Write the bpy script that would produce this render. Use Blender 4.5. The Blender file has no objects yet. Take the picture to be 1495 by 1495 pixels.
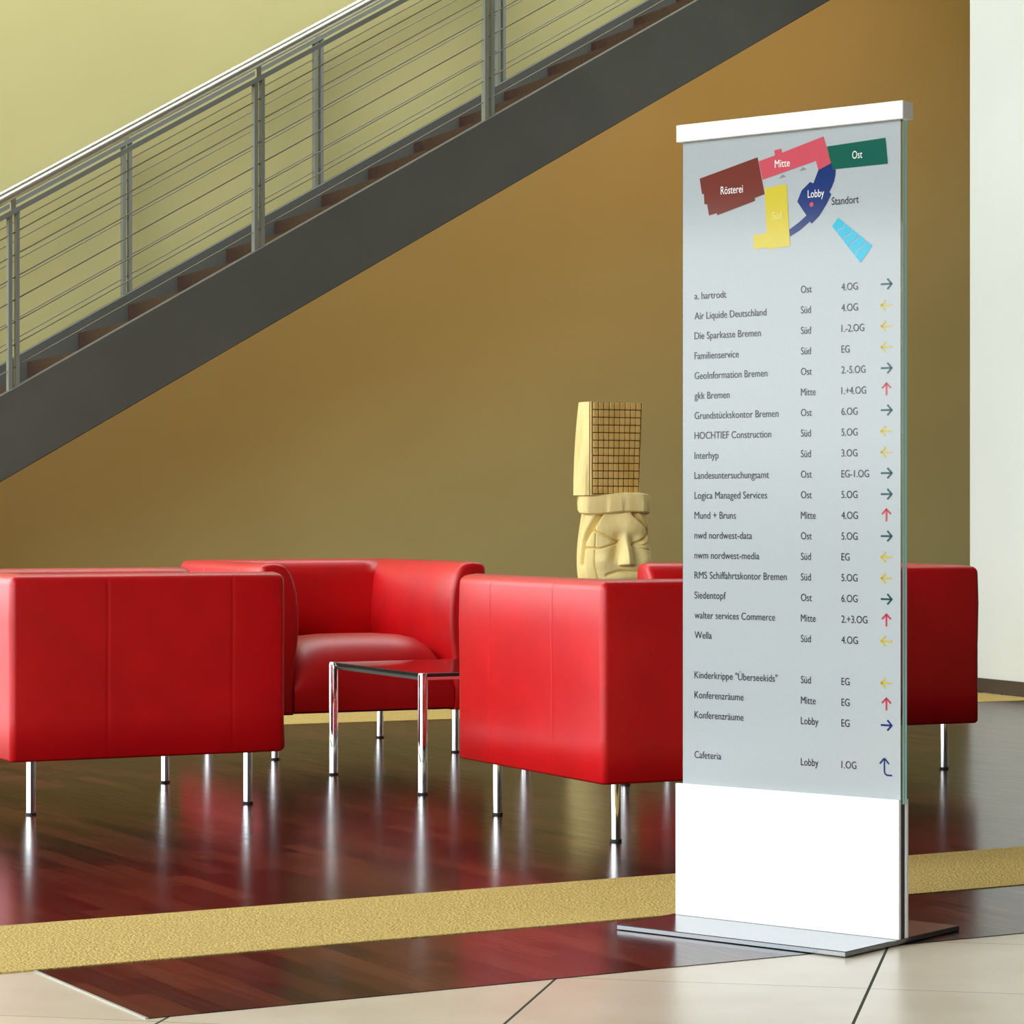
import bpy, bmesh, math, random
from mathutils import Vector, Matrix
random.seed(7)
sc = bpy.context.scene
C = sc.collection

# ------------------------------------------------------------------ room axes
A = math.radians(66.5)
D = Vector((math.sin(A), math.cos(A), 0))          # along the back wall, to the right
P = Vector((-D.y, D.x, 0))                         # towards the back wall
def dp(t, q, z=0.0):
    return D * t + P * q + Vector((0, 0, z))
B = math.radians(60.4)
E_ = Vector((math.sin(B), math.cos(B), 0))         # along the front floor strip
N_ = Vector((-E_.y, E_.x, 0))
def en(e, n, z=0.0):
    return E_ * e + N_ * n + Vector((0, 0, z))

# ------------------------------------------------------------------ camera
cam = bpy.data.cameras.new('camera')
cam.sensor_width = 36.0
cam.lens = 36.0 * 3974.0 / 1495.0
cam.shift_y = 3.5 / 1495.0
cam.clip_end = 200
co = bpy.data.objects.new('camera', cam)
co.location = (0, 0, 0.92)
co.rotation_euler = (math.radians(90), 0, 0)
C.objects.link(co)
sc.camera = co

# ------------------------------------------------------------------ world, daylight, exposure
SKY = 6.7
w = bpy.data.worlds.new('world')
sc.world = w
w.use_nodes = True
nt = w.node_tree
nt.nodes.clear()
geo = nt.nodes.new('ShaderNodeTexCoord')
sep = nt.nodes.new('ShaderNodeSeparateXYZ')
ramp = nt.nodes.new('ShaderNodeValToRGB')
bg = nt.nodes.new('ShaderNodeBackground')
out = nt.nodes.new('ShaderNodeOutputWorld')
mp = nt.nodes.new('ShaderNodeMapRange')
mp.inputs['From Min'].default_value = -1
mp.inputs['From Max'].default_value = 1
nt.links.new(geo.outputs['Generated'], sep.inputs[0])
nt.links.new(sep.outputs['Z'], mp.inputs['Value'])
nt.links.new(mp.outputs['Result'], ramp.inputs['Fac'])
nt.links.new(ramp.outputs['Color'], bg.inputs['Color'])
nt.links.new(bg.outputs[0], out.inputs['Surface'])
cr = ramp.color_ramp
cr.elements[0].position = 0.40
cr.elements[0].color = (0.08, 0.085, 0.08, 1)       # paving outside
cr.elements[1].position = 0.62
cr.elements[1].color = (0.92, 0.97, 1.0, 1)        # sky
e = cr.elements.new(0.495); e.color = (0.13, 0.14, 0.14, 1)
e = cr.elements.new(0.515); e.color = (0.80, 0.86, 0.88, 1)
bg.inputs['Strength'].default_value = SKY

sc.view_settings.view_transform = 'Standard'
sc.view_settings.look = 'None'
sc.view_settings.gamma = 1.0
sc.view_settings.use_curve_mapping = False
sc.view_settings.exposure = 0.0
cy = sc.cycles
cy.use_denoising = True
cy.max_bounces = 10
cy.diffuse_bounces = 5
cy.glossy_bounces = 5
cy.transmission_bounces = 6
cy.transparent_max_bounces = 10
cy.caustics_reflective = False
cy.caustics_refractive = False
cy.sample_clamp_indirect = 6.0

WIN_T = -3.4          # the glazed facade
WIN_Z0, WIN_Z1 = 0.06, 6.2
Q0, Q1 = -5.0, 15.1   # room from behind the viewer to the back wall
T1 = 11.0
ZC = 7.0
SKYL = (-2.5, 9.5, 12.3, 14.5)   # roof light above the stair: t0, t1, q0, q1

def portal(name, centre, normal, up, sx, sy):
    l = bpy.data.lights.new(name, 'AREA')
    l.shape = 'RECTANGLE'
    l.size, l.size_y = sx, sy
    l.cycles.is_portal = True
    o = bpy.data.objects.new(name, l)
    z = -Vector(normal).normalized()
    y = Vector(up).normalized()
    x = y.cross(z)
    o.matrix_world = Matrix((x, y, z)).transposed().to_4x4()
    o.location = centre
    C.objects.link(o)
    o['kind'] = 'helper'
portal('facade_daylight', dp(WIN_T - 0.05, (Q0 + Q1) / 2, (WIN_Z0 + WIN_Z1) / 2), D, (0, 0, 1), Q1 - Q0, WIN_Z1 - WIN_Z0)
BW0, BW1 = -3.3, -0.1     # glazed end bay of the back wall, left of the stair foot
portal('end_bay_daylight', dp((BW0 + BW1) / 2, Q1 + 0.05, (WIN_Z0 + WIN_Z1) / 2), -P, (0, 0, 1), BW1 - BW0, WIN_Z1 - WIN_Z0)
portal('roof_daylight', dp((SKYL[0] + SKYL[1]) / 2, (SKYL[2] + SKYL[3]) / 2, ZC + 0.05), (0, 0, -1), P, SKYL[1] - SKYL[0], SKYL[3] - SKYL[2])

# added unseen warm fill lights under the stair, standing in for floor-bounced light
for t, FILL in ((1.9, 4.2), (3.3, 4.8), (4.7, 5.6), (6.1, 7.5), (7.5, 12.5), (8.9, 17.5)):
    l = bpy.data.lights.new('added_wall_fill', 'AREA')
    l.shape = 'RECTANGLE'
    l.size, l.size_y = 1.3, 0.08
    l.energy = FILL * 0.95
    l.color = (1.0, 0.60, 0.34)
    o = bpy.data.objects.new('added_wall_fill', l)
    x = (D + Vector((0, 0, 0.581))).normalized()
    z = -(P * 0.80 + Vector((0, 0, -0.60))).normalized()
    y = z.cross(x).normalized()
    z = x.cross(y)
    o.matrix_world = Matrix((x, y, z)).transposed().to_4x4()
    o.location = dp(t, 13.16, -0.649 + 0.581 * t + 0.06)
    C.objects.link(o)

# ------------------------------------------------------------------ material helpers
def mat(name, col, rough=0.5, metal=0.0, spec=0.5, coat=0.0, coat_rough=0.05):
    m = bpy.data.materials.new(name)
    m.use_nodes = True
    b = m.node_tree.nodes['Principled BSDF']
    b.inputs['Base Color'].default_value = (*col, 1)
    b.inputs['Roughness'].default_value = rough
    b.inputs['Metallic'].default_value = metal
    b.inputs['Specular IOR Level'].default_value = spec
    b.inputs['Coat Weight'].default_value = coat
    b.inputs['Coat Roughness'].default_value = coat_rough
    return m
def nodes(m):
    return m.node_tree, m.node_tree.nodes, m.node_tree.links, m.node_tree.nodes['Principled BSDF']
def add_noise(m, c1, c2, scale, detail=4, stretch=(1, 1, 1), bump=0.0, bscale=None, bdist=0.002, lo=0.35, hi=0.65):
    t, n, l, b = nodes(m)
    tc = n.new('ShaderNodeTexCoord')
    mpn = n.new('ShaderNodeMapping')
    mpn.inputs['Scale'].default_value = stretch
    l.new(tc.outputs['Object'], mpn.inputs['Vector'])
    no = n.new('ShaderNodeTexNoise')
    no.inputs['Scale'].default_value = scale
    no.inputs['Detail'].default_value = detail
    l.new(mpn.outputs[0], no.inputs['Vector'])
    r = n.new('ShaderNodeValToRGB')
    r.color_ramp.elements[0].position = lo
    r.color_ramp.elements[0].color = (*c1, 1)
    r.color_ramp.elements[1].position = hi
    r.color_ramp.elements[1].color = (*c2, 1)
    l.new(no.outputs['Fac'], r.inputs['Fac'])
    l.new(r.outputs['Color'], b.inputs['Base Color'])
    if bump > 0:
        n2 = n.new('ShaderNodeTexNoise')
        n2.inputs['Scale'].default_value = bscale or scale
        n2.inputs['Detail'].default_value = 3
        l.new(mpn.outputs[0], n2.inputs['Vector'])
        bp = n.new('ShaderNodeBump')
        bp.inputs['Strength'].default_value = bump
        bp.inputs['Distance'].default_value = bdist
        l.new(n2.outputs['Fac'], bp.inputs['Height'])
        l.new(bp.outputs[0], b.inputs['Normal'])
    return m

M = {}
M['leather'] = add_noise(mat('red_leather', (0.62, 0.002, 0.005), 0.42, spec=0.40, coat=0.32, coat_rough=0.38), (0.52, 0.0015, 0.004), (0.60, 0.002, 0.005), 6, bump=0.10, bscale=260, bdist=0.001)
M['chrome'] = mat('chrome', (0.86, 0.87, 0.88), 0.06, 1.0)
M['rubber'] = mat('black_rubber', (0.012, 0.012, 0.013), 0.6)
M['black_glass'] = mat('dark_glass', (0.012, 0.010, 0.010), 0.04, spec=0.6)
M['wall'] = add_noise(mat('ochre_plaster', (0.55, 0.46, 0.23), 0.85, spec=0.2), (0.64, 0.58, 0.255), (0.665, 0.605, 0.27), 1.3, bump=0.05, bscale=90)
M['white_wall'] = add_noise(mat('white_plaster', (0.80, 0.80, 0.72), 0.8, spec=0.2), (0.79, 0.815, 0.74), (0.82, 0.845, 0.77), 1.0)
M['ceiling'] = mat('ceiling_paint', (0.40, 0.39, 0.36), 0.9, spec=0.2)
M['room_wall'] = mat('beige_plaster', (0.12, 0.11, 0.09), 0.9, spec=0.2)
M['dark_trim'] = mat('dark_skirting', (0.085, 0.06, 0.04), 0.5)
M['steel_paint'] = add_noise(mat('anthracite_steel', (0.16, 0.16, 0.13), 0.45), (0.095, 0.097, 0.082), (0.108, 0.110, 0.093), 3)
M['post_steel'] = mat('grey_steel', (0.30, 0.325, 0.29), 0.38, 0.4)
M['stainless'] = mat('satin_stainless', (0.80, 0.78, 0.68), 0.36, 1.0)
M['cable'] = mat('steel_cable', (0.26, 0.24, 0.18), 0.45, 0.5)
M['step_wood'] = add_noise(mat('dark_step_wood', (0.10, 0.04, 0.02), 0.5), (0.034, 0.015, 0.010), (0.065, 0.027, 0.015), 5, stretch=(1, 8, 8))
M['frame'] = mat('facade_frame', (0.22, 0.22, 0.21), 0.4, 0.4)
M['alu'] = mat('white_lacquered_metal', (0.90, 0.90, 0.90), 0.32, 0.0, spec=0.6)
M['plate'] = mat('brushed_steel_plate', (0.31, 0.33, 0.345), 0.20, 1.0)
M['gap_shade'] = mat('gap_shade_fill', (0.03, 0.03, 0.035), 0.6)
M['print'] = add_noise(mat('silver_print_panel', (0.42, 0.47, 0.50), 0.55, spec=0.3), (0.345, 0.375, 0.385), (0.360, 0.390, 0.400), 300)
M['ink'] = mat('black_ink', (0.012, 0.014, 0.018), 0.6, spec=0.2)
M['white_ink'] = mat('white_ink', (0.78, 0.76, 0.72), 0.6, spec=0.2)
M['pale_ink'] = mat('pale_yellow_ink', (0.66, 0.58, 0.20), 0.6, spec=0.2)
M['brown_ink'] = mat('brown_ink', (0.14, 0.025, 0.015), 0.6, spec=0.2)
M['pink_ink'] = mat('pink_ink', (0.48, 0.065, 0.09), 0.6, spec=0.2)
M['green_ink'] = mat('green_ink', (0.000, 0.085, 0.055), 0.6, spec=0.2)
M['navy_ink'] = mat('navy_ink', (0.004, 0.022, 0.13), 0.6, spec=0.2)
M['yellow_ink'] = mat('yellow_ink', (0.52, 0.42, 0.025), 0.6, spec=0.2)
M['arrow_yellow'] = mat('ochre_ink', (0.44, 0.35, 0.05), 0.6, spec=0.2)
M['arrow_red'] = mat('red_ink', (0.42, 0.03, 0.05), 0.6, spec=0.2)
M['arrow_teal'] = mat('teal_ink', (0.005, 0.055, 0.06), 0.6, spec=0.2)
M['cyan_ink'] = mat('cyan_ink', (0.0, 0.36, 0.52), 0.6, spec=0.2)
M['grey_ink'] = mat('grey_ink', (0.20, 0.20, 0.20), 0.6, spec=0.2)
M['wood'] = add_noise(mat('pale_carved_wood', (0.70, 0.55, 0.24), 0.65, spec=0.3), (0.74, 0.57, 0.215), (0.86, 0.71, 0.31), 9, stretch=(2.5, 2.5, 0.5), bump=0.15, bscale=40, lo=0.3, hi=0.6)
M['stained_wood'] = add_noise(mat('stained_carved_wood', (0.70, 0.46, 0.13), 0.65, spec=0.3), (0.66, 0.41, 0.10), (0.82, 0.56, 0.18), 9, stretch=(2.5, 2.5, 0.5), lo=0.3, hi=0.6)
M['groove'] = mat('groove_shade', (0.16, 0.10, 0.025), 0.8, spec=0.1)
M['coir'] = add_noise(mat('coir_matting', (0.5, 0.36, 0.12), 0.95, spec=0.1), (0.46, 0.32, 0.095), (0.66, 0.485, 0.165), 120, detail=6, bump=0.9, bscale=160, bdist=0.006)

for k in list(M):
    if k.endswith('_ink') or k in ('ink', 'print', 'arrow_yellow', 'arrow_red', 'arrow_teal'):
        b_ = M[k].node_tree.nodes['Principled BSDF']
        b_.inputs['Coat Weight'].default_value = 1.0
        b_.inputs['Coat Roughness'].default_value = 0.11
        b_.inputs['Coat IOR'].default_value = 1.42
        b_.inputs['Specular IOR Level'].default_value = 0.0

# thin glass: clear, with the reflection of a pane; greenish cut edges
def glass_mat():
    m = bpy.data.materials.new('clear_glass')
    m.use_nodes = True
    t = m.node_tree
    t.nodes.clear()
    o = t.nodes.new('ShaderNodeOutputMaterial')
    mx = t.nodes.new('ShaderNodeMixShader')
    tr = t.nodes.new('ShaderNodeBsdfTransparent')
    tr.inputs[0].default_value = (0.97, 0.99, 0.985, 1)
    gl = t.nodes.new('ShaderNodeBsdfGlossy')
    gl.inputs['Roughness'].default_value = 0.015
    fr = t.nodes.new('ShaderNodeFresnel')
    fr.inputs['IOR'].default_value = 1.42
    t.links.new(fr.outputs[0], mx.inputs[0])
    t.links.new(tr.outputs[0], mx.inputs[1])
    t.links.new(gl.outputs[0], mx.inputs[2])
    t.links.new(mx.outputs[0], o.inputs['Surface'])
    return m
M['glass'] = glass_mat()
M['glass_edge'] = mat('glass_cut_edge', (0.50, 0.97, 1.0), 0.2, spec=0.6)

def floor_tile():
    m = mat('cream_stone_tile', (0.62, 0.55, 0.42), 0.30, spec=0.5)
    t, n, l, b = nodes(m)
    tc = n.new('ShaderNodeTexCoord')
    def lines(vec, off, period, wid):
        d = n.new('ShaderNodeVectorMath'); d.operation = 'DOT_PRODUCT'
        d.inputs[1].default_value = vec
        l.new(tc.outputs['Object'], d.inputs[0])
        a = n.new('ShaderNodeMath'); a.operation = 'SUBTRACT'
        l.new(d.outputs['Value'], a.inputs[0]); a.inputs[1].default_value = off
        p_ = n.new('ShaderNodeMath'); p_.operation = 'PINGPONG'
        l.new(a.outputs[0], p_.inputs[0]); p_.inputs[1].default_value = period / 2
        c = n.new('ShaderNodeMath'); c.operation = 'LESS_THAN'
        l.new(p_.outputs[0], c.inputs[0]); c.inputs[1].default_value = wid
        fl = n.new('ShaderNodeMath'); fl.operation = 'DIVIDE'
        l.new(a.outputs[0], fl.inputs[0]); fl.inputs[1].default_value = period
        f2 = n.new('ShaderNodeMath'); f2.operation = 'FLOOR'
        l.new(fl.outputs[0], f2.inputs[0])
        return c, f2
    ca, fa = lines((0.9787, -0.2054, 0), -0.4076, 0.617, 0.0030)
    cb, fb = lines((0.2054, 0.9787, 0), 5.32, 0.612, 0.0010)
    mx = n.new('ShaderNodeMath'); mx.operation = 'MAXIMUM'
    l.new(ca.outputs[0], mx.inputs[0]); l.new(cb.outputs[0], mx.inputs[1])
    cmb = n.new('ShaderNodeCombineXYZ')
    l.new(fa.outputs[0], cmb.inputs[0]); l.new(fb.outputs[0], cmb.inputs[1])
    wn = n.new('ShaderNodeTexWhiteNoise')
    l.new(cmb.outputs[0], wn.inputs['Vector'])
    no = n.new('ShaderNodeTexNoise')
    no.inputs['Scale'].default_value = 5
    no.inputs['Detail'].default_value = 5
    l.new(tc.outputs['Object'], no.inputs['Vector'])
    r = n.new('ShaderNodeValToRGB')
    r.color_ramp.elements[0].position = 0.3; r.color_ramp.elements[0].color = (0.56, 0.48, 0.35, 1)
    r.color_ramp.elements[1].position = 0.7; r.color_ramp.elements[1].color = (0.64, 0.57, 0.44, 1)
    l.new(no.outputs['Fac'], r.inputs['Fac'])
    hs = n.new('ShaderNodeHueSaturation')
    v = n.new('ShaderNodeMapRange')
    v.inputs['To Min'].default_value = 0.95; v.inputs['To Max'].default_value = 1.05
    l.new(wn.outputs['Value'], v.inputs['Value'])
    l.new(v.outputs[0], hs.inputs['Value'])
    l.new(r.outputs[0], hs.inputs['Color'])
    mc = n.new('ShaderNodeMix'); mc.data_type = 'RGBA'
    l.new(mx.outputs[0], mc.inputs[0])
    l.new(hs.outputs[0], mc.inputs[6])
    mc.inputs[7].default_value = (0.07, 0.08, 0.055, 1)
    l.new(mc.outputs[2], b.inputs['Base Color'])
    rr = n.new('ShaderNodeMapRange')
    rr.inputs['To Min'].default_value = 0.30; rr.inputs['To Max'].default_value = 0.95
    l.new(mx.outputs[0], rr.inputs['Value'])
    l.new(rr.outputs[0], b.inputs['Roughness'])
    rs = n.new('ShaderNodeMapRange')
    rs.inputs['To Min'].default_value = 0.5; rs.inputs['To Max'].default_value = 0.0
    l.new(mx.outputs[0], rs.inputs['Value'])
    l.new(rs.outputs[0], b.inputs['Specular IOR Level'])
    return m
M['tile'] = floor_tile()

def parquet():
    m = mat('dark_parquet', (0.1, 0.04, 0.03), 0.16, spec=0.12)
    t, n, l, b = nodes(m)
    tc = n.new('ShaderNodeTexCoord')
    mpn = n.new('ShaderNodeMapping')
    mpn.vector_type = 'TEXTURE'
    mpn.inputs['Rotation'].default_value = (0, 0, math.atan2(N_.y, N_.x))
    l.new(tc.outputs['Object'], mpn.inputs['Vector'])
    br = n.new('ShaderNodeTexBrick')
    br.offset = 0.37
    br.inputs['Scale'].default_value = 1.0
    br.inputs['Brick Width'].default_value = 0.46
    br.inputs['Row Height'].default_value = 0.066
    br.inputs['Mortar Size'].default_value = 0.0012
    br.inputs['Mortar Smooth'].default_value = 0.2
    br.inputs['Bias'].default_value = -0.22
    br.inputs['Color1'].default_value = (0.010, 0.0045, 0.004, 1)
    br.inputs['Color2'].default_value = (0.095, 0.027, 0.014, 1)
    br.inputs['Mortar'].default_value = (0.02, 0.009, 0.007, 1)
    l.new(mpn.outputs[0], br.inputs['Vector'])
    ms = n.new('ShaderNodeMapping')
    ms.inputs['Scale'].default_value = (2.0, 40.0, 1)
    l.new(mpn.outputs[0], ms.inputs['Vector'])
    no = n.new('ShaderNodeTexNoise')
    no.inputs['Scale'].default_value = 1.6
    no.inputs['Detail'].default_value = 5
    l.new(ms.outputs[0], no.inputs['Vector'])
    v = n.new('ShaderNodeMapRange')
    v.inputs['To Min'].default_value = 0.6; v.inputs['To Max'].default_value = 1.4
    l.new(no.outputs['Fac'], v.inputs['Value'])
    hs = n.new('ShaderNodeHueSaturation')
    l.new(v.outputs[0], hs.inputs['Value'])
    l.new(br.outputs['Color'], hs.inputs['Color'])
    l.new(hs.outputs[0], b.inputs['Base Color'])
    vr = n.new('ShaderNodeMapRange')
    vr.inputs['To Min'].default_value = 0.13; vr.inputs['To Max'].default_value = 0.26
    l.new(no.outputs['Fac'], vr.inputs['Value'])
    l.new(vr.outputs[0], b.inputs['Roughness'])
    return m
M['parquet'] = parquet()

# ------------------------------------------------------------------ mesh helpers
def obj(name, bm, m, parent=None, smooth=False, autosmooth=None):
    me = bpy.data.meshes.new(name)
    bmesh.ops.recalc_face_normals(bm, faces=bm.faces)
    bm.to_mesh(me)
    bm.free()
    for mm in (m if isinstance(m, (list, tuple)) else [m]):
        me.materials.append(mm)
    o = bpy.data.objects.new(name, me)
    C.objects.link(o)
    if parent is not None:
        o.parent = parent
    if smooth:
        for p in me.polygons:
            p.use_smooth = True
        if autosmooth:
            me.set_sharp_from_angle(angle=math.radians(autosmooth))
    return o
def thing(name, label, cat, loc=(0, 0, 0), rz=0, group=None):
    o = bpy.data.objects.new(name, None)
    o.empty_display_size = 0.1
    C.objects.link(o)
    o.location = loc
    o.rotation_euler = (0, 0, rz)
    o['label'] = label
    o['category'] = cat
    if group:
        o['group'] = group
    return o
def struct(name, bm, m, parent=None, **k):
    o = obj(name, bm, m, parent, **k)
    if parent is None:
        o['kind'] = 'structure'
    return o
def hexa(bm, pts):
    """box from 8 points: 4 bottom, 4 top"""
    v = [bm.verts.new(p) for p in pts]
    for f in ((3, 2, 1, 0), (4, 5, 6, 7), (0, 1, 5, 4), (1, 2, 6, 5), (2, 3, 7, 6), (3, 0, 4, 7)):
        bm.faces.new([v[i] for i in f])
    return v
def box(bm, x0, x1, y0, y1, z0, z1, bev=0.0, seg=2):
    v = hexa(bm, [(x0, y0, z0), (x1, y0, z0), (x1, y1, z0), (x0, y1, z0), (x0, y0, z1), (x1, y0, z1), (x1, y1, z1), (x0, y1, z1)])
    if bev > 0:
        es = list({e for q in v for e in q.link_edges})
        bmesh.ops.bevel(bm, geom=es, offset=bev, segments=seg, affect='EDGES', profile=0.5)
def box_frame(bm, fn, a0, a1, b0, b1, z0, z1):
    """box in a slanted frame given by fn(a, b, z)"""
    hexa(bm, [fn(a0, b0, z0), fn(a1, b0, z0), fn(a1, b1, z0), fn(a0, b1, z0), fn(a0, b0, z1), fn(a1, b0, z1), fn(a1, b1, z1), fn(a0, b1, z1)])
def bx(**k):
    bm = bmesh.new()
    box(bm, **k)
    return bm
def tube(bm, p0, p1, r, seg=16, rings=None):
    p0, p1 = Vector(p0), Vector(p1)
    d = (p1 - p0)
    L = d.length
    d.normalize()
    a = d.orthogonal().normalized()
    b = d.cross(a)
    prof = rings or [(0, r), (L, r)]
    rs = []
    for h, rr in prof:
        rs.append([bm.verts.new(p0 + d * h + (a * math.cos(2 * math.pi * i / seg) + b * math.sin(2 * math.pi * i / seg)) * rr) for i in range(seg)])
    for k in range(len(rs) - 1):
        for i in range(seg):
            j = (i + 1) % seg
            bm.faces.new([rs[k][i], rs[k][j], rs[k + 1][j], rs[k + 1][i]])
    bm.faces.new(rs[0][::-1])
    bm.faces.new(rs[-1])
def slab(fnpts, z0, z1):
    bm = bmesh.new()
    lo = [bm.verts.new((p.x, p.y, z0)) for p in fnpts]
    hi = [bm.verts.new((p.x, p.y, z1)) for p in fnpts]
    bm.faces.new(lo[::-1])
    bm.faces.new(hi)
    n = len(lo)
    for i in range(n):
        j = (i + 1) % n
        bm.faces.new([lo[i], lo[j], hi[j], hi[i]])
    return bm
def wall_bm(t0, t1, q0, q1, z0, z1, bm=None):
    bm = bm or bmesh.new()
    box_frame(bm, dp, t0, t1, q0, q1, z0, z1)
    return bm

# ------------------------------------------------------------------ the room
struct('floor', slab([dp(WIN_T - .2, Q0 - .2), dp(T1 + .2, Q0 - .2), dp(T1 + .2, Q1 + .2), dp(WIN_T - .2, Q1 + .2)], -0.20, -0.0015), M['tile'])
# the front band of parquet, between the tiles and the coir strip
def e_at_t(n, t):
    # point e*E+n*N with (.)·D = t
    return (t - (N_ * n).dot(D)) / E_.dot(D)
RT = 7.80
n0, n1, n2 = 4.65, 5.25, 5.846
struct('floor_parquet_band', slab([en(1.878, n0), en(e_at_t(n0, RT), n0), en(e_at_t(n1, RT), n1), en(1.878, n1)], -0.06, 0.0), M['parquet'])
struct('floor_coir_strip_front', slab([en(e_at_t(n1, -3.3), n1), en(e_at_t(n1, RT), n1), en(e_at_t(n2, RT), n2), en(e_at_t(n2, -3.3), n2)], -0.06, 0.002), M['coir'])
qs0, qs1 = 11.32, 11.93
struct('floor_parquet', slab([en(e_at_t(n2, -3.3), n2), en(e_at_t(n2, RT), n2), dp(RT, qs0), dp(-3.3, qs0)], -0.06, 0.0), M['parquet'])
struct('floor_coir_strip_back', slab([dp(-3.3, qs0), dp(RT, qs0), dp(RT, qs1), dp(-3.3, qs1)], -0.06, 0.002), M['coir'])
struct('floor_parquet_rear', slab([dp(-3.3, qs1), dp(T1, qs1), dp(T1, 15.1), dp(-3.3, 15.1)], -0.06, 0.0), M['parquet'])
bm = bmesh.new()
box_frame(bm, en, 1.872, 1.878, n0, n1, -0.03, 0.0008)
struct('trim_1', bm, mat('brushed_divider', (0.40, 0.40, 0.34), 0.5, 0.6))

bm = wall_bm(BW1, T1 + .2, Q1, Q1 + .25, -0.2, ZC + .6)
wall_bm(WIN_T - .2, BW1, Q1, Q1 + .25, WIN_Z1, ZC + .6, bm)
struct('wall_back', bm, M['wall'])
bm = bmesh.new()
for (a, b, c, d) in ((BW0, BW0 + .06, WIN_Z0, WIN_Z1), (BW1 - .06, BW1, WIN_Z0, WIN_Z1), ((BW0 + BW1) / 2 - .03, (BW0 + BW1) / 2 + .03, WIN_Z0, WIN_Z1), (BW0, BW1, 2.55, 2.63), (BW0, BW1, WIN_Z0 - .06, WIN_Z0 + .04)):
    wall_bm(a, b, Q1 + .05, Q1 + .15, c, d, bm)
struct('window_11', bm, M['frame'])
struct('wall_right', wall_bm(7.86, 8.12, 9.2, 12.08, -0.05, ZC), M['white_wall'])
struct('baseboard_right', wall_bm(7.845, 7.86, 9.2, 12.08, 0.0, 0.072), M['dark_trim'])
struct('wall_far_right', wall_bm(T1, T1 + .25, Q0 - .2, Q1, -0.2, ZC), M['room_wall'])
struct('wall_front', wall_bm(WIN_T - .2, T1 + .2, Q0 - .25, Q0, -0.2, ZC), M['room_wall'])
# ceiling with the roof light opening above the stair
bm = bmesh.new()
s0, s1, u0, u1 = SKYL
for (a, b, c, d) in ((WIN_T - .2, T1 + .2, Q0 - .2, u0), (WIN_T - .2, T1 + .2, u1, Q1 + .2), (WIN_T - .2, s0, u0, u1), (s1, T1 + .2, u0, u1)):
    wall_bm(a, b, c, d, ZC, ZC + .3, bm)
struct('ceiling', bm, M['ceiling'])
# glazed facade on the left
bm = bmesh.new()
wall_bm(WIN_T - .2, WIN_T, Q0, Q1, -0.2, WIN_Z0, bm)
wall_bm(WIN_T - .2, WIN_T, Q0, Q1, WIN_Z1, ZC, bm)
struct('wall_left', bm, M['room_wall'])
nb = 10
bw = (Q1 - Q0) / nb
for i in range(nb):
    a, b = Q0 + i * bw, Q0 + (i + 1) * bw
    bm = bmesh.new()
    f = 0.05
    for (q0_, q1_, z0_, z1_) in ((a, a + f, WIN_Z0, WIN_Z1), (b - f, b, WIN_Z0, WIN_Z1), (a + f, b - f, WIN_Z0, WIN_Z0 + f), (a + f, b - f, WIN_Z1 - f, WIN_Z1), (a + f, b - f, 2.25, 2.85)):  # the tall cross beam is added out of view to dim the sign's upper reflection
        wall_bm(WIN_T - .14, WIN_T - .04, q0_, q1_, z0_, z1_, bm)
    struct('window_%d' % (i + 1), bm, M['frame'])
# landing the stair climbs to, beyond the white wall
struct('floor_upper', wall_bm(9.05, T1, 12.95, Q1, 4.62, 4.92), M['white_wall'])

# ------------------------------------------------------------------ the stair
SL = 0.581
PN, PF = 13.0, 14.93
def zl(t, c):
    return c + SL * t
st = thing('staircase', 'straight grey steel staircase with dark wooden steps and cable railings along the back wall', 'staircase', dp(1.0, (PN + PF) / 2))
def par(o, parent):
    o.parent = parent
    o.matrix_parent_inverse = Matrix.Translation(-parent.location)
    return o
def stringer(q0, q1):
    bm = bmesh.new()
    c_t, c_b = -0.232, -0.649
    t_end = 9.05
    ta, tb = (0 - c_t) / SL, (0 - c_b) / SL
    prof = [(ta, 0.0), (tb, 0.0), (t_end, zl(t_end, c_b)), (t_end, zl(t_end, c_t))]
    a = [bm.verts.new(dp(t, q0, z)) for t, z in prof]
    b = [bm.verts.new(dp(t, q1, z)) for t, z in prof]
    bm.faces.new(a); bm.faces.new(b[::-1])
    for i in range(4):
        j = (i + 1) % 4
        bm.faces.new([a[i], b[i], b[j], a[j]])
    bmesh.ops.bevel(bm, geom=list(bm.edges), offset=0.004, segments=1, affect='EDGES')
    return bm
s_ = par(obj('stringer', stringer(PN, PN + .07), M['steel_paint']), st)
s_ = par(obj('stringer', stringer(PF - .07 + .05, PF + .05), M['steel_paint']), st)
RUN, RISE = 0.2878, 0.1672
k0 = -10
for k in range(k0, 20):
    t = 3.551 + RUN * k
    z = 1.765 + RISE * k
    if z < 0.09 or t > 9.0:
        continue
    bm = bmesh.new()
    wall_bm(t, t + RUN + 0.01, PN + .072, PF - .022, z - 0.05, z, bm)
    wall_bm(t, t + 0.03, PN + .072, PF - .022, z - RISE, z - 0.05, bm)
    par(obj('step', bm, M['step_wood']), st)

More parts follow.
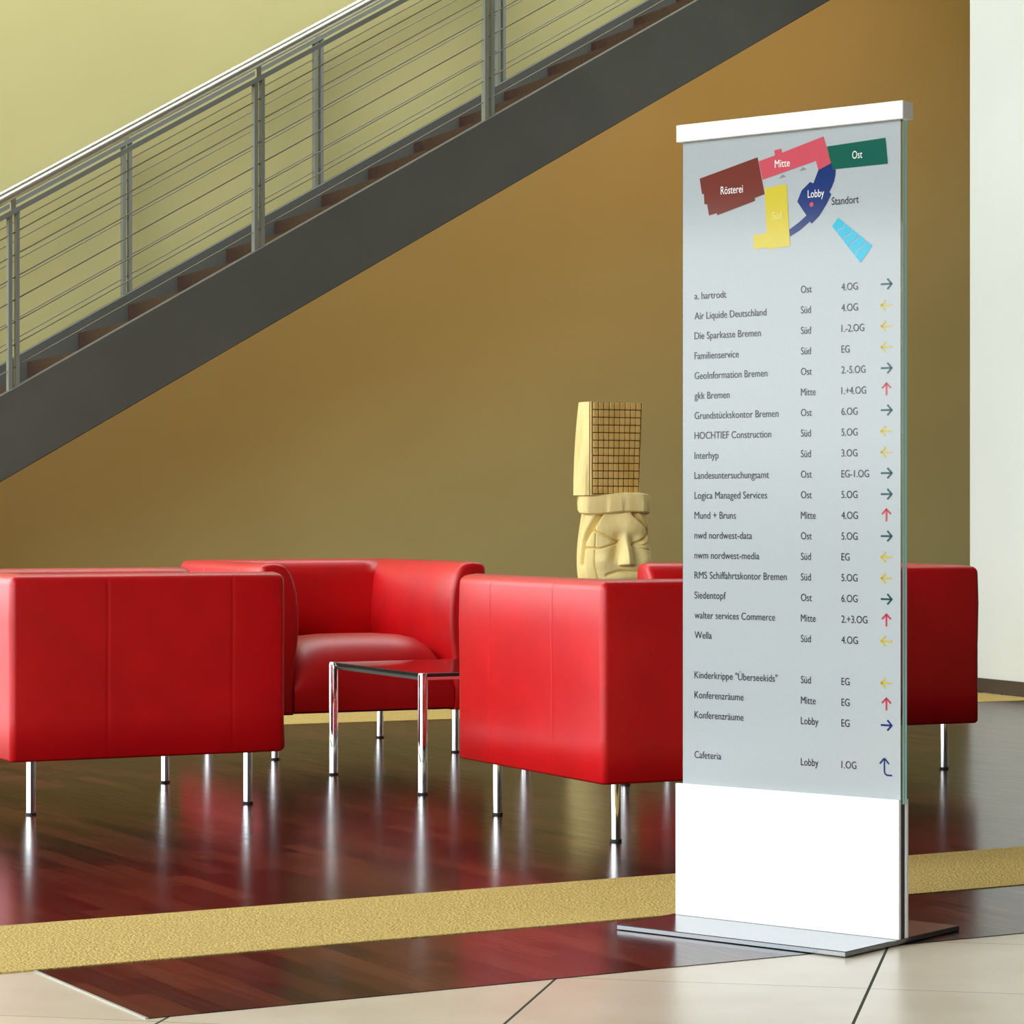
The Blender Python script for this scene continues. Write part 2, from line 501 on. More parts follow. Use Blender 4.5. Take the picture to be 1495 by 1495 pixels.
def railing(q, posts, ext):
    r = st
    t0, t1 = ext
    def sl_bar(c0, c1, q0, q1, ta=t0, tb=t1):
        bm = bmesh.new()
        hexa(bm, [dp(ta, q0, zl(ta, c0)), dp(tb, q0, zl(tb, c0)), dp(tb, q1, zl(tb, c0)), dp(ta, q1, zl(ta, c0)),
                  dp(ta, q0, zl(ta, c1)), dp(tb, q0, zl(tb, c1)), dp(tb, q1, zl(tb, c1)), dp(ta, q1, zl(ta, c1))])
        return bm
    bm = bmesh.new()
    tube(bm, dp(t0, q, zl(t0, 0.700)), dp(t1, q, zl(t1, 0.700)), 0.021, 20)
    h = par(obj('handrail', bm, M['stainless'], smooth=True, autosmooth=40), r)
    par(obj('top_bar', sl_bar(0.605, 0.632, q - .03, q + .03), M['post_steel']), r)
    for t in posts:
        bm = bmesh.new()
        for a, b in ((-0.027, -0.008), (0.010, 0.027)):
            hexa(bm, [dp(t + a, q - .025, zl(t + a, -0.232)), dp(t + b, q - .025, zl(t + b, -0.232)), dp(t + b, q + .025, zl(t + b, -0.232)), dp(t + a, q + .025, zl(t + a, -0.232)),
                      dp(t + a, q - .025, zl(t + a, 0.606)), dp(t + b, q - .025, zl(t + b, 0.606)), dp(t + b, q + .025, zl(t + b, 0.606)), dp(t + a, q + .025, zl(t + a, 0.606))])
        po = par(obj('post', bm, M['post_steel']), r)
        bm = bmesh.new()
        box_frame(bm, dp, t - .012, t + .012, q - .012, q + .012, zl(t, 0.628), zl(t, 0.690))
        par(obj('handrail_bracket', bm, M['stainless']), r)
    for k in range(7):
        c = -0.232 + 0.096 + 0.1085 * k
        bm = bmesh.new()
        tube(bm, dp(t0, q, zl(t0, c)), dp(t1, q, zl(t1, c)), 0.0030, 8)
        par(obj('cable', bm, M['cable'], smooth=True, autosmooth=60), r)
    return r
railing(PN + .035, [0.545, 1.79, 3.036, 4.279, 5.532, 6.78, 8.02], (0.5, 8.9))
railing(PF + .012, [0.70, 1.84, 2.985, 4.126, 5.268, 6.42, 7.56, 8.70], (0.6, 8.9))

# ------------------------------------------------------------------ red armchairs
ZB, ZT = 0.17, 0.736
def shell_profile():
    """(offset from the outer face, height) round the padded wall of the chair"""
    p = [(0.0, ZB + 0.008), (0.0, 0.30), (0.0, 0.45), (-0.003, 0.60), (0.0, ZT - 0.028)]
    for a in (22, 45, 68):
        p.append((0.026 - 0.026 * math.cos(math.radians(a)), ZT - 0.028 + 0.026 * math.sin(math.radians(a))))
    p += [(0.030, ZT - 0.001), (0.055, ZT + 0.002), (0.085, ZT - 0.002), (0.105, ZT - 0.012), (0.122, ZT - 0.032), (0.136, ZT - 0.062),
          (0.148, ZT - 0.11), (0.156, ZT - 0.17), (0.158, ZT - 0.23), (0.152, ZT - 0.30), (0.142, ZT - 0.36), (0.135, 0.30), (0.135, ZB), (0.008, ZB)]
    return p
def loft(bm, rings, cap0=True, cap1=True):
    n = len(rings[0])
    vs = [[bm.verts.new(p) for p in r] for r in rings]
    for a, b in zip(vs[:-1], vs[1:]):
        for i in range(n):
            j = (i + 1) % n
            bm.faces.new([a[i], a[j], b[j], b[i]])
    if cap0:
        bm.faces.new(vs[0][::-1])
    if cap1:
        bm.faces.new(vs[-1])
    return vs
def corner(o, th, r=0.020):
    if o >= r:
        return o, o
    return r - (r - o) * math.cos(th), r - (r - o) * math.sin(th)
def inset(prof, d):
    n = len(prof)
    res = []
    for i in range(n):
        a, b = Vector(prof[i - 1]), Vector(prof[(i + 1) % n])
        t = (b - a).normalized()
        nn = Vector((t.y, -t.x))
        res.append((prof[i][0] + nn.x * d, prof[i][1] + nn.y * d))
    return res
THS = [math.radians(a) for a in (45, 30, 15, 0)]
SEAMS = (0.307, 0.716)
def groove(prof, depth):
    """pull only the outer skin in for a stitched seam"""
    return [(o + depth if o < 0.03 and z > ZB + .02 and z < ZT - 0.01 else o, z - (depth if z > ZT - 0.006 else 0)) for o, z in prof]
def arm_bm(W, Dp, side):
    prof = shell_profile()
    rings = []
    for th in THS:
        rings.append([corner(o, th) + (z,) for o, z in prof])
    ys = [0.17]
    seq = [(0.17, prof)]
    for s in SEAMS:
        seq += [(s - 0.012, prof), (s - 0.003, prof), (s, groove(prof, 0.0011)), (s + 0.003, prof), (s + 0.012, prof)]
        if s < .5:
            seq.append((0.5, prof))
    seq += [(Dp - 0.022, prof), (Dp - 0.010, inset(prof, 0.003)), (Dp - 0.003, inset(prof, 0.009)), (Dp, inset(prof, 0.020))]
    for y, pr in seq:
        rings.append([(o, y, z) for o, z in pr])
    bm = bmesh.new()
    loft(bm, [[(side * (W / 2 - dx), -Dp / 2 + dy, z) for dx, dy, z in r] for r in rings])
    return bm
def back_bm(W, Dp):
    prof = shell_profile()
    rings = []
    for th in THS:
        rings.append([(-W / 2 + corner(o, th)[1], -Dp / 2 + corner(o, th)[0], z) for o, z in prof])
    for f in (0.1, 0.5, 0.9):
        x = -W / 2 + W * f
        if f != 0.5:
            xx = max(-W / 2 + 0.17, min(W / 2 - 0.17, x))
            rings.append([(xx, -Dp / 2 + o, z) for o, z in prof])
        else:
            rings.append([(x, -Dp / 2 + o, z) for o, z in prof])
    for th in THS[::-1]:
        rings.append([(W / 2 - corner(o, th)[1], -Dp / 2 + corner(o, th)[0], z) for o, z in prof])
    bm = bmesh.new()
    loft(bm, rings)
    return bm
def seat_bm(W, Dp):
    y0, y1 = -Dp / 2 + 0.132, Dp / 2 - 0.004
    prof = [(y0, ZB + .004), (y0, 0.43)]
    ry, rz_ = 0.20, 0.20
    yc, zc_ = y1 - ry, 0.262
    prof[1] = (y0, 0.415)
    for k in range(1, 8):
        f = k / 8
        prof.append((y0 + (yc - y0) * f, 0.415 + 0.047 * math.sin(f * math.pi / 2) ** 1.3))
    for k in range(0, 13):
        a = math.radians(90 - 7.5 * k)
        prof.append((yc + ry * math.cos(a), zc_ + rz_ * math.sin(a)))
    prof += [(y1, 0.22), (y1 - 0.004, ZB + 0.012), (y1 - 0.016, ZB + .004)]
    bm = bmesh.new()
    rings = []
    xw = W / 2 - 0.137
    for fx, dz in ((-1, .125), (-0.97, .10), (-0.92, .072), (-0.84, .042), (-0.72, .020), (-0.55, .007), (-0.3, .001), (0, 0), (0.3, .001), (0.55, .007), (0.72, .020), (0.84, .042), (0.92, .072), (0.97, .10), (1, .125)):
        rings.append([(fx * xw, y, z - dz * max(0, min(1, (z - 0.24) / 0.2))) for y, z in prof])
    loft(bm, rings)
    return bm
def make_chair(label, W, Dp, ix, iy, lx, ly):
    t = thing('armchair', label, 'armchair', group='red leather armchairs around the low table')
    obj('backrest', back_bm(W, Dp), M['leather'], t, True, 50)
    for s in (-1, 1):
        obj('armrest', arm_bm(W, Dp, s), M['leather'], t, True, 50)
    obj('seat', seat_bm(W, Dp), M['leather'], t, True, 50)
    for sx in (-1, 1):
        for sy in (-1, 1):
            x, y = sx * (W / 2 - ix), sy * (Dp / 2 - iy)
            bm = bmesh.new()
            tube(bm, (x, y, 0.006), (x, y, ZB + 0.006), 0.0145, 20)
            leg = obj('leg', bm, M['chrome'], t, True, 40)
            bm = bmesh.new()
            tube(bm, (x, y, 0.0), (x, y, 0.007), 0.0165, 18)
            obj('foot_glide', bm, M['rubber'], leg, True, 40)
    return t
def place(t, x, y, ang_deg, W, Dp, turn):
    """x, y: the near left corner; ang: bearing of the chair's long edge; turn: which way its open side looks"""
    a = math.radians(ang_deg)
    d = Vector((math.sin(a), math.cos(a)))
    p = Vector((-d.y, d.x))
    w_, d_ = (W, Dp) if turn in (0, 180) else (Dp, W)
    c = Vector((x, y)) + d * w_ / 2 + p * d_ / 2
    t.location = (c.x, c.y, 0)
    t.rotation_euler = (0, 0, math.atan2(d.y, d.x) + math.radians(turn))
DP_ = 0.943
ch = make_chair('red leather armchair turned sideways at the left edge, dark side panel towards the viewer', 0.943, 0.896, .093, .092, 0, 0)
place(ch, -1.512, 8.21, 62.6, 0.943, 0.896, -90)
ch = make_chair('red leather armchair facing the viewer behind the low table, seat and curved arm visible', 0.925, DP_, .092, .093, 0, 0)
place(ch, -0.932, 10.09, 64.6, 0.925, DP_, 180)
ch = make_chair('red leather armchair seen from its corner, beside the directory sign, bright side panel', 0.905, DP_, .092, .093, 0, 0)
place(ch, 0.251, 7.534, 63.6, 0.905, DP_, 0)
ch = make_chair('red leather armchair mostly hidden behind the directory sign, near the white wall', 0.905, DP_, .092, .093, 0, 0)
place(ch, 0.809, 9.43, 67.8, 0.905, DP_, 90)

# ------------------------------------------------------------------ low table
tp = [Vector((-0.6307, 9.62)), Vector((-0.2936, 8.94))]
pv = (tp[0] - tp[1]); LT = pv.length; pv.normalize()
dv = Vector((pv.y, -pv.x))
tc_ = (tp[0] + tp[1]) / 2 + dv * LT / 2
tb = thing('coffee_table', 'low square table with dark glossy top and chrome tube legs between the armchairs', 'table', (tc_.x, tc_.y, 0), math.atan2(dv.y, dv.x))
h = LT / 2
TH = 0.398
obj('table_top', bx(x0=-h - .004, x1=h + .004, y0=-h - .004, y1=h + .004, z0=TH - 0.012, z1=TH, bev=0.002), M['black_glass'], tb)
for (a, b, c, d) in ((-h, h, -h - .008, -h + .008), (-h, h, h - .008, h + .008), (-h - .008, -h + .008, -h + .008, h - .008), (h - .008, h + .008, -h + .008, h - .008)):
    obj('rail', bx(x0=a, x1=b, y0=c, y1=d, z0=TH - 0.022, z1=TH - 0.0121), M['chrome'], tb)
for sx in (-1, 1):
    for sy in (-1, 1):
        x, y = sx * h, sy * h
        bm = bmesh.new()
        tube(bm, (x, y, 0.006), (x, y, TH + 0.001), 0.016, 20, rings=[(0, 0.016), (TH - 0.012, 0.016), (TH - 0.006, 0.014), (TH - 0.0045, 0.009)])
        leg = obj('leg', bm, M['chrome'], tb, True, 40)
        bm = bmesh.new()
        tube(bm, (x, y, 0.0), (x, y, 0.007), 0.0175, 18)
        obj('foot_glide', bm, M['rubber'], leg, True, 40)

# ------------------------------------------------------------------ carved wooden head
SX, SY = 0.457, 12.2
sculpt = thing('wooden_sculpture', 'carved pale wooden head with tall gridded headdress standing behind the armchairs', 'sculpture', (SX, SY, 0), math.atan2(D.y, D.x))
# local x along the back wall, local -y towards the viewer
def sup(th, a, b, n):
    c, s = math.cos(th), math.sin(th)
    return (abs(c / a) ** n + abs(s / b) ** n) ** (-1.0 / n)
def seg_dist(px, pz, ax, az, bx_, bz):
    dx, dz = bx_ - ax, bz - az
    L = dx * dx + dz * dz
    k = max(0, min(1, ((px - ax) * dx + (pz - az) * dz) / L))
    return math.hypot(px - ax - k * dx, pz - az - k * dz)
def smooth(a, b, v):
    k = max(0, min(1, (v - a) / (b - a)))
    return k * k * (3 - 2 * k)
# grooves as polylines in (arc position, height)
GR = [
    [(-0.115, 0.925), (-0.150, 0.86), (-0.185, 0.80), (-0.195, 0.70)],           # left edge of the face
    [(0.050, 0.925), (0.095, 0.875), (0.125, 0.84), (0.138, 0.77)],              # right edge of the face
    [(-0.150, 0.848), (-0.085, 0.825), (-0.030, 0.800)],                           # left upper eyelid
    [(-0.185, 0.772), (-0.110, 0.768), (-0.050, 0.788), (-0.025, 0.802)],       # left lower eyelid
    [(0.040, 0.785), (0.070, 0.80), (0.125, 0.85)],
    [(0.045, 0.778), (0.085, 0.784), (0.125, 0.795)],
    [(0.050, 0.774), (0.085, 0.765), (0.120, 0.76)],
    [(-0.120, 0.925), (-0.128, 0.86), (-0.128, 0.76), (-0.130, 0.70), (-0.118, 0.62)],   # crack
    [(-0.080, 0.652), (-0.030, 0.668), (0.060, 0.665)],                            # mouth
]
GW = [0.010, 0.009, 0.004, 0.004, 0.006, 0.004, 0.004, 0.0022, 0.006]
GDp = [0.036, 0.032, 0.018, 0.014, 0.026, 0.008, 0.008, 0.007, 0.014]
def face_r(th, z):
    base = sup(th + 0.42, 0.164, 0.152, 3.6)
    k = (z - 0.56) / (0.93 - 0.56)
    base *= 0.86 + 0.14 * math.sin(math.pi * min(1, max(0, k)) ** 0.8) + 0.02 * math.sin(th * 5 + z * 9)
    # arc position from the middle of the face (local -y)
    a = (th + math.pi / 2 + math.pi) % (2 * math.pi) - math.pi
    arc = a * 0.155 + 0.020
    d = 0.0
    if abs(a) < 1.9:
        # nose: a wedge widening downward
        if 0.685 < z < 0.86:
            f = (0.86 - z) / 0.16
            wn = 0.010 + 0.026 * max(0, min(1, f))
            hgt = 0.050 * smooth(0, 1, f) * smooth(0.688, 0.700, z)
            d += hgt * max(0, 1 - abs(arc - 0.005) / wn) ** 0.7
            # hollows cut in beside the nose
            for sgn in (-1, 1):
                d -= 0.020 * math.exp(-((arc - 0.005 - sgn * (wn + 0.020)) / 0.020) ** 2) * smooth(0.69, 0.74, z) * (1 - smooth(0.80, 0.85, z))
        # heavy brow and cheeks in flat cut planes
        d += 0.010 * math.exp(-((z - 0.865) / 0.03) ** 2) * math.exp(-(arc / 0.12) ** 2)
        d += 0.012 * math.exp(-((z - 0.715) / 0.03) ** 2) * math.exp(-((abs(arc) - 0.085) / 0.04) ** 2)
        d += 0.012 * math.exp(-((z - 0.640) / 0.02) ** 2) * math.exp(-(arc / 0.07) ** 2)
        d -= 0.016 * math.exp(-((z - 0.600) / 0.016) ** 2) * math.exp(-(arc / 0.09) ** 2)
        for g, w_, dep in zip(GR, GW, GDp):
            m_ = min(seg_dist(arc, z, *g[i], *g[i + 1]) for i in range(len(g) - 1))
            if m_ < 4 * w_:
                d -= dep * math.exp(-(m_ / w_) ** 2)
    return base + d
bm = bmesh.new()
NT, NZ = 300, 150
rings = []
for k in range(NZ + 1):
    z = 0.555 + (0.945 - 0.555) * k / NZ
    rings.append([(face_r(2 * math.pi * i / NT, z) * math.cos(2 * math.pi * i / NT), face_r(2 * math.pi * i / NT, z) * math.sin(2 * math.pi * i / NT), z) for i in range(NT)])
loft(bm, rings)
obj('carved_face', bm, M['wood'], sculpt, True, 35)
# brim
bm = bmesh.new()
rings = []
for z, s, in ((0.925, 0.93), (0.932, 0.985), (0.965, 1.0), (0.992, 0.99), (1.006, 0.965), (1.012, 0.92)):
    r = []
    for i in range(96):
        th = 2 * math.pi * i / 96
        q = sup(th + 0.42, 0.162, 0.148, 4.5) * s
        q += 0.006 * (1 if (int(i / 7) % 2) else -1) * (0.5 if z < 0.99 else 0.2)
        r.append((q * math.cos(th), q * math.sin(th), z + 0.006 * math.sin(th * 3)))
    rings.append(r)
loft(bm, rings)
obj('brim', bm, M['wood'], sculpt, True, 25)
# headdress: rounded slab with a board of carved squares
HZ0, HZ1 = 1.005, 1.420
bm = bmesh.new()
rings = []
for k in range(13):
    f = k / 12
    z = HZ0 + (HZ1 - HZ0) * f
    xl = -0.193 + 0.026 * f ** 2           # rounded log at the left
    xr = 0.078 + 0.018 * f
    xb = -0.160
    rings.append([(xl, -0.020, z), (xl + 0.004, -0.058, z), (xl + 0.013, -0.082, z), (-0.1655, -0.092, z), (-0.1625, -0.080, z), (xb, -0.080, z), (xb, -0.0985, z),
                  (xr, -0.0985, z), (xr + 0.003, -0.05, z), (xr, 0.065, z), (xr - 0.04, 0.095, z), (-0.10, 0.098, z), (xl + 0.02, 0.06, z), (xl + 0.003, 0.02, z)])
loft(bm, rings)
obj('headdress', bm, M['wood'], sculpt, True, 30)
bm = bmesh.new()
cols, rows = 9, 12
for i in range(cols):
    for j in range(rows):
        f0, f1 = j / rows, (j + 1) / rows
        z0_, z1_ = HZ0 + 0.006 + (HZ1 - HZ0 - 0.008) * f0, HZ0 + 0.006 + (HZ1 - HZ0 - 0.008) * f1
        fm = (f0 + f1) / 2
        ga, gb = -0.152, 0.070 + 0.016 * fm
        jit = random.uniform(-0.0006, 0.0006)
        xa = ga + (gb - ga) * i / cols + 0.0022 + jit
        xb = ga + (gb - ga) * (i + 1) / cols - 0.0022 + jit
        box(bm, xa, xb, -0.1065, -0.0965, z0_ + 0.0020, z1_ - 0.0020, 0.0015, 1)
obj('carved_grid', bm, M['stained_wood'], sculpt)['label'] = 'darker stained grid of carved squares'
bm = bmesh.new()
hexa(bm, [(-0.154, -0.1005, HZ0 + .004), (0.073, -0.1005, HZ0 + .004), (0.073, -0.096, HZ0 + .004), (-0.154, -0.096, HZ0 + .004),
          (-0.154, -0.1005, HZ1 - .002), (0.089, -0.1005, HZ1 - .002), (0.089, -0.096, HZ1 - .002), (-0.154, -0.096, HZ1 - .002)])
obj('grid_groove_shade', bm, M['groove'], sculpt)  # dark sheet between the squares, groove shade put into its colour
# trunk below the chin
bm = bmesh.new()
rings = []
for k, (z, s) in enumerate(((0.0, 1.08), (0.03, 1.1), (0.30, 1.06), (0.50, 1.02), (0.60, 0.98), (0.625, 0.80))):
    rings.append([(sup(2 * math.pi * i / 64, 0.165, 0.150, 2.8) * s * (1 + 0.012 * math.sin(7 * 2 * math.pi * i / 64 + k)) * math.cos(2 * math.pi * i / 64) - .01,
                   sup(2 * math.pi * i / 64, 0.165, 0.150, 2.8) * s * math.sin(2 * math.pi * i / 64) + 0.03, z) for i in range(64)])
loft(bm, rings)
obj('trunk', bm, M['wood'], sculpt, True, 40)

# ------------------------------------------------------------------ directory sign
sg = thing('directory_sign', 'tall free-standing glass directory sign with coloured site map on white metal base', 'sign', (0.37082, 6.17875, 0), math.radians(-39.3526))
# local x along the face, local y away from the viewer's side, z up
SW = 0.588
PZ = 0.012
bm = bx(x0=-0.012, x1=0.584, y0=-0.205, y1=0.262, z0=0.0005, z1=PZ, bev=0.0015, seg=1)
obj('floor_plate', bm, M['plate'], sg)
for a, b in ((0.0, 0.009), (0.030, 0.039)):
    obj('base_panel', bx(x0=0, x1=SW, y0=a, y1=b, z0=PZ, z1=0.310, bev=0.001, seg=1), M['alu'], sg)
obj('base_gap_shade', bx(x0=0.006, x1=SW - .004, y0=0.0095, y1=0.0295, z0=PZ, z1=0.300), M['gap_shade'], sg)  # dark block fills the open gap between the panels, its shade put in as colour
GX0, GX1, GZ0, GZ1 = 0.0125, 0.590, 0.3005, 1.766
def glass_sheet(y0, y1):
    bm = bmesh.new()
    box(bm, GX0, GX1, y0, y1, GZ0, GZ1)
    bm.faces.ensure_lookup_table()
    bm.normal_update()
    for f in bm.faces:
        f.material_index = 0 if abs(f.normal.y) > 0.9 else 1
    return bm
def pane(y0, y1):
    o = obj('glass_pane', glass_sheet(y0, y1), [M['glass'], M['glass_edge']], sg)
    return o
pane(0.0110, 0.0185)
pane(0.0200, 0.0290)
YB = 0.0095
pp = obj('print_panel', bx(x0=GX0 + .002, x1=GX1 - .004, y0=YB, y1=YB + 0.0014, z0=GZ0, z1=GZ1 - .001), M['print'], sg)
obj('header_bar', bx(x0=0.0035, x1=0.5985, y0=-0.002, y1=0.041, z0=1.7635, z1=1.8025, bev=0.0015, seg=1), M['alu'], sg)

YP = YB - 0.0006
def flat_poly(name, polys, m, label=None, y=YP):
    bm = bmesh.new()
    for pl in polys:
        v = [bm.verts.new((a, y, b)) for a, b in pl]
        bm.faces.new(v)
    bm.normal_update()
    bmesh.ops.triangulate(bm, faces=bm.faces[:])
    for f in bm.faces:
        f.normal_update()
        if f.normal.y > 0:
            f.normal_flip()
    me = bpy.data.meshes.new(name)
    bm.to_mesh(me); bm.free()
    me.materials.append(m)
    o = bpy.data.objects.new(name, me)
    C.objects.link(o)
    o.parent = pp
    if label:
        o['label'] = label
    return o
_cache = {}
def text_tris(s):
    if s in _cache:
        return _cache[s]
    cu = bpy.data.curves.new('t', 'FONT')
    cu.body = s
    cu.size = 1.0
    cu.resolution_u = 4
    o = bpy.data.objects.new('t', cu)
    C.objects.link(o)
    dg = bpy.context.evaluated_depsgraph_get()
    me = bpy.data.meshes.new_from_object(o.evaluated_get(dg))
    vs = [(v.co.x, v.co.y) for v in me.vertices]
    fs = [tuple(p.vertices) for p in me.polygons]
    bpy.data.objects.remove(o); bpy.data.curves.remove(cu); bpy.data.meshes.remove(me)
    _cache[s] = (vs, fs)
    return vs, fs
CAP = max(y for x, y in text_tris('H')[0])
def put_text(bm, s, x, z, cap, width=None, kx=None, anchor='l', bold=0.0):
    vs, fs = text_tris(s)
    k = cap / CAP
    x0 = min(v[0] for v in vs); x1 = max(v[0] for v in vs)
    if width is not None:
        kx = width / (x1 - x0)
    if kx is None:
        kx = k
    off = x - x0 * kx if anchor == 'l' else x - (x0 + x1) / 2 * kx
    bv = [bm.verts.new((v[0] * kx + off, 0, v[1] * k + z)) for v in vs]
    for f in fs:
        try:
            bm.faces.new([bv[i] for i in f])
        except ValueError:
            pass
    return (x1 - x0) * kx
def text_obj(name, items, m, y=YP - 0.0004):
    bm = bmesh.new()
    for it in items:
        put_text(bm, **it)
    for v in bm.verts:
        v.co.y = y
    me = bpy.data.meshes.new(name)
    for f in bm.faces:
        f.normal_update()
        if f.normal.y > 0:
            f.normal_flip()
    bm.to_mesh(me); bm.free()
    me.materials.append(m)
    o = bpy.data.objects.new(name, me)
    C.objects.link(o)
    o.parent = pp
    return o
# site map
ZONES = [
 ('map_zone', 'brown map block', 'brown_ink', [(0.0611, 1.6782), (0.2185, 1.7134), (0.2375, 1.6298), (0.2111, 1.6237), (0.2121, 1.6171), (0.1094, 1.5921), (0.1089, 1.5971), (0.0868, 1.5933), (0.0818, 1.6188), (0.0742, 1.6193), (0.0727, 1.643), (0.0676, 1.6425)]),
 ('map_zone', 'pink map block', 'pink_ink', [(0.2219, 1.7042), (0.2648, 1.7136), (0.2633, 1.7247), (0.2817, 1.7275), (0.2837, 1.7181), (0.3917, 1.7445), (0.4115, 1.6846), (0.3784, 1.6721), (0.3723, 1.6926), (0.2317, 1.6624)]),
 ('map_zone', 'dark green map block', 'green_ink', [(0.4006, 1.7218), (0.5491, 1.7279), (0.555, 1.6716), (0.4147, 1.6704)]),
 ('map_zone', 'navy blue curved map block', 'navy_ink', [(0.3784, 1.6721), (0.4115, 1.6846), (0.4157, 1.6703), (0.4232, 1.6701), (0.4222, 1.657), (0.419, 1.645), (0.4135, 1.633), (0.4067, 1.622), (0.4119, 1.6168), (0.3997, 1.5966), (0.3808, 1.572), (0.3618, 1.5565), (0.3561, 1.5609), (0.3308, 1.5441), (0.3049, 1.5317), (0.3025, 1.5472), (0.3284, 1.5616), (0.3475, 1.5751), (0.3236, 1.6073), (0.335, 1.631), (0.357, 1.6478), (0.3656, 1.6443)]),
 ('map_zone', 'yellow map block', 'yellow_ink', [(0.2375, 1.6428), (0.2957, 1.6481), (0.3044, 1.5108), (0.2463, 1.5071), (0.2453, 1.5104), (0.2086, 1.5099), (0.2072, 1.5405), (0.2429, 1.5439)]),
]
for nm, lb, mk, pl in ZONES:
    flat_poly(nm, [pl], M[mk], lb)
# water basin: five pieces parted by wavy pale lines
a0, a1, b1, b0 = Vector((0.4293, 1.5646)), Vector((0.5161, 1.4987)), Vector((0.4861, 1.4631)), Vector((0.4138, 1.547))
def edge_curve(f):
    pa, pb = a0.lerp(a1, f), b0.lerp(b1, f)
    dirn = (a1 - a0).normalized()
    return [pa.lerp(pb, k / 8) + dirn * 0.003 * math.sin(k / 8 * 2 * math.pi) * (0 if f in (0, 1) else 1) for k in range(9)]
cuts = [0, 0.2, 0.4, 0.6, 0.8, 1]
pls = []
for i in range(5):
    g = 0.012
    ca = edge_curve(cuts[i] + (g if i else 0))
    cb = edge_curve(cuts[i + 1] - (g if i < 4 else 0))
    pls.append([tuple(v) for v in ca] + [tuple(v) for v in cb[::-1]])
flat_poly('map_zone', pls, M['cyan_ink'], 'cyan map basin with wavy lines')
for tri in ([(0.2754, 1.6614), (0.2851, 1.6703), (0.2948, 1.6639), (0.2851, 1.6628)], [(0.3294, 1.6732), (0.3389, 1.6821), (0.3485, 1.6757), (0.3389, 1.6746)]):
    flat_poly('entrance_marker', [tri], M['grey_ink'])
flat_poly('location_dot', [[(0.3609 + 0.0052 * math.cos(k * math.pi / 8), 1.5982 + 0.0052 * math.sin(k * math.pi / 8)) for k in range(16)]], M['pink_ink'], 'pink you-are-here dot', YP - 0.0003)
for it in (dict(s='Rösterei', x=0.1194, z=1.6380, cap=0.0175, width=0.060),
           dict(s='Mitte', x=0.2648, z=1.6865, cap=0.0165, width=0.0396),
           dict(s='Ost', x=0.4655, z=1.6895, cap=0.0165, width=0.0255),
           dict(s='Lobby', x=0.3513, z=1.6135, cap=0.0165, width=0.0422)):
    text_obj('map_lettering', [it], M['white_ink'])
text_obj('map_lettering', [dict(s='Süd', x=0.257, z=1.5725, cap=0.0165, width=0.0257)], M['pale_ink'])
text_obj('map_lettering', [dict(s='Standort', x=0.4129, z=1.5932, cap=0.0165, width=0.069)], M['ink'])

ROWS = [('a. hartrodt', 'Ost', '4.OG'), ('Air Liquide Deutschland', 'Süd', '4.OG'), ('Die Sparkasse Bremen', 'Süd', '1.-2.OG'), ('Familienservice', 'Süd', 'EG'),
        ('GeoInformation Bremen', 'Ost', '2.-5.OG'), ('gkk Bremen', 'Mitte', '1.+4.OG'), ('Grundstückskontor Bremen', 'Ost', '6.OG'), ('HOCHTIEF Construction', 'Süd', '5.OG'),
        ('Interhyp', 'Süd', '3.OG'), ('Landesuntersuchungsamt', 'Ost', 'EG-1.OG'), ('Logica Managed Services', 'Ost', '5.OG'), ('Mund + Bruns', 'Mitte', '4.OG'),
        ('nwd nordwest-data', 'Ost', '5.OG'), ('nwm nordwest-media', 'Süd', 'EG'), ('RMS Schiffahrtskontor Bremen', 'Süd', '5.OG'), ('Siedentopf', 'Ost', '6.OG'),
        ('walter services Commerce', 'Mitte', '2.+3.OG'), ('Wella', 'Süd', '4.OG'), None, ('Kinderkrippe "Überseekids"', 'Süd', 'EG'), ('Konferenzräume', 'Mitte', 'EG'),
        ('Konferenzräume', 'Lobby', 'EG'), None, ('Cafeteria', 'Lobby', '1.OG')]
CAPH = 0.0158
w_rms = text_tris('RMS Schiffahrtskontor Bremen')[0]
KX = 0.2488 / (max(v[0] for v in w_rms) - min(v[0] for v in w_rms))
w_eg = text_tris('EG-1.OG')[0]
KX3 = 0.0699 / (max(v[0] for v in w_eg) - min(v[0] for v in w_eg))
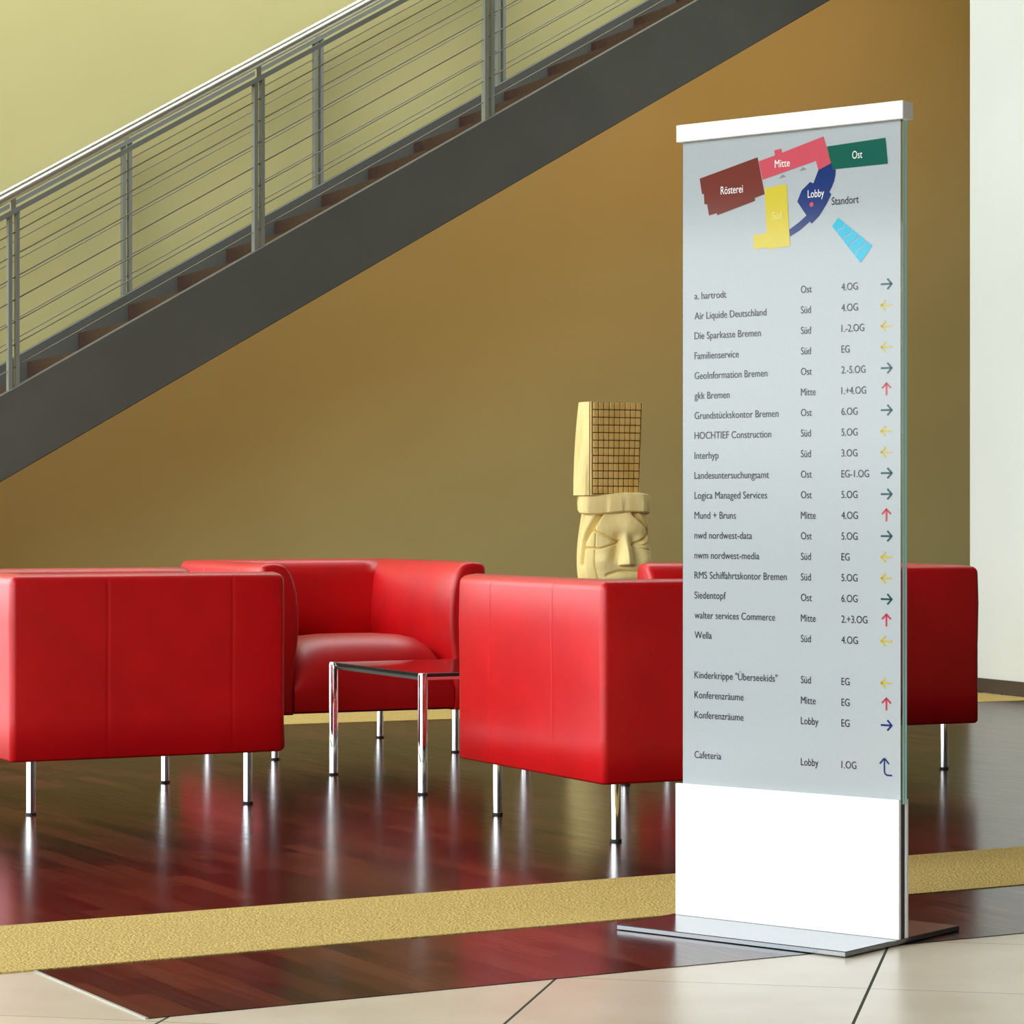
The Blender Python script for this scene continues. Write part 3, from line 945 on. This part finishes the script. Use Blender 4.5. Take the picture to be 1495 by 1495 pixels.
def arrow(kind, cx, cz):
    L, hw, t = 0.0140, 0.0112, 0.0021
    hl = 0.0118
    def rot(x, z):
        if kind == 'right': return (cx + x, cz + z)
        if kind == 'left': return (cx - x, cz - z)
        return (cx - z, cz + x * 0.95)
    def bar(p, q, tt=t):
        d = (Vector(q) - Vector(p)).normalized()
        n = Vector((-d.y, d.x)) * tt
        return [tuple(Vector(p) + n), tuple(Vector(p) - n), tuple(Vector(q) - n), tuple(Vector(q) + n)]
    if kind == 'hook':
        c = (cx - 0.005, 0)
        segs = [((cx - .005, cz - .010), (cx - .005, cz + .0185)), ((cx - .0052, cz + .019), (cx - .0165, cz + .007)), ((cx - .0048, cz + .019), (cx + .0065, cz + .007)),
                ((cx - .005, cz - .009), (cx - .003, cz - .0145)), ((cx - .0035, cz - .0142), (cx + .002, cz - .017)), ((cx + .0012, cz - .017), (cx + .0145, cz - .017))]
        return [bar(p, q, 0.0019) for p, q in segs]
    pls = [bar((-L, 0), (L - .001, 0)), bar((L, -0.0008), (L - hl, hw)), bar((L, 0.0008), (L - hl, -hw))]
    return [[rot(*p) for p in pl] for pl in pls]
ZR0 = 1.4134 - 0.0075
DZ = (1.4134 - 0.6474) / 17
for i, r in enumerate(ROWS):
    if r is None:
        continue
    z = ZR0 - DZ * i
    text_obj('tenant_lettering', [dict(s=r[0], x=0.0470, z=z, cap=CAPH, kx=KX)], M['ink'])
    text_obj('building_lettering', [dict(s=r[1], x=0.3332, z=z, cap=CAPH, kx=KX3)], M['ink'])
    text_obj('level_lettering', [dict(s=r[2], x=0.4378, z=z, cap=CAPH, kx=KX3)], M['ink'])
    kind, mk, lb = {'Ost': ('right', 'arrow_teal', 'dark teal arrow'), 'Süd': ('left', 'arrow_yellow', 'yellow arrow'), 'Mitte': ('up', 'arrow_red', 'red arrow'), 'Lobby': ('right', 'navy_ink', 'navy arrow')}[r[1]]
    if r[0] == 'Cafeteria':
        kind = 'hook'
    flat_poly('direction_arrow', arrow(kind, 0.5512, z + 0.0082), M[mk], lb)
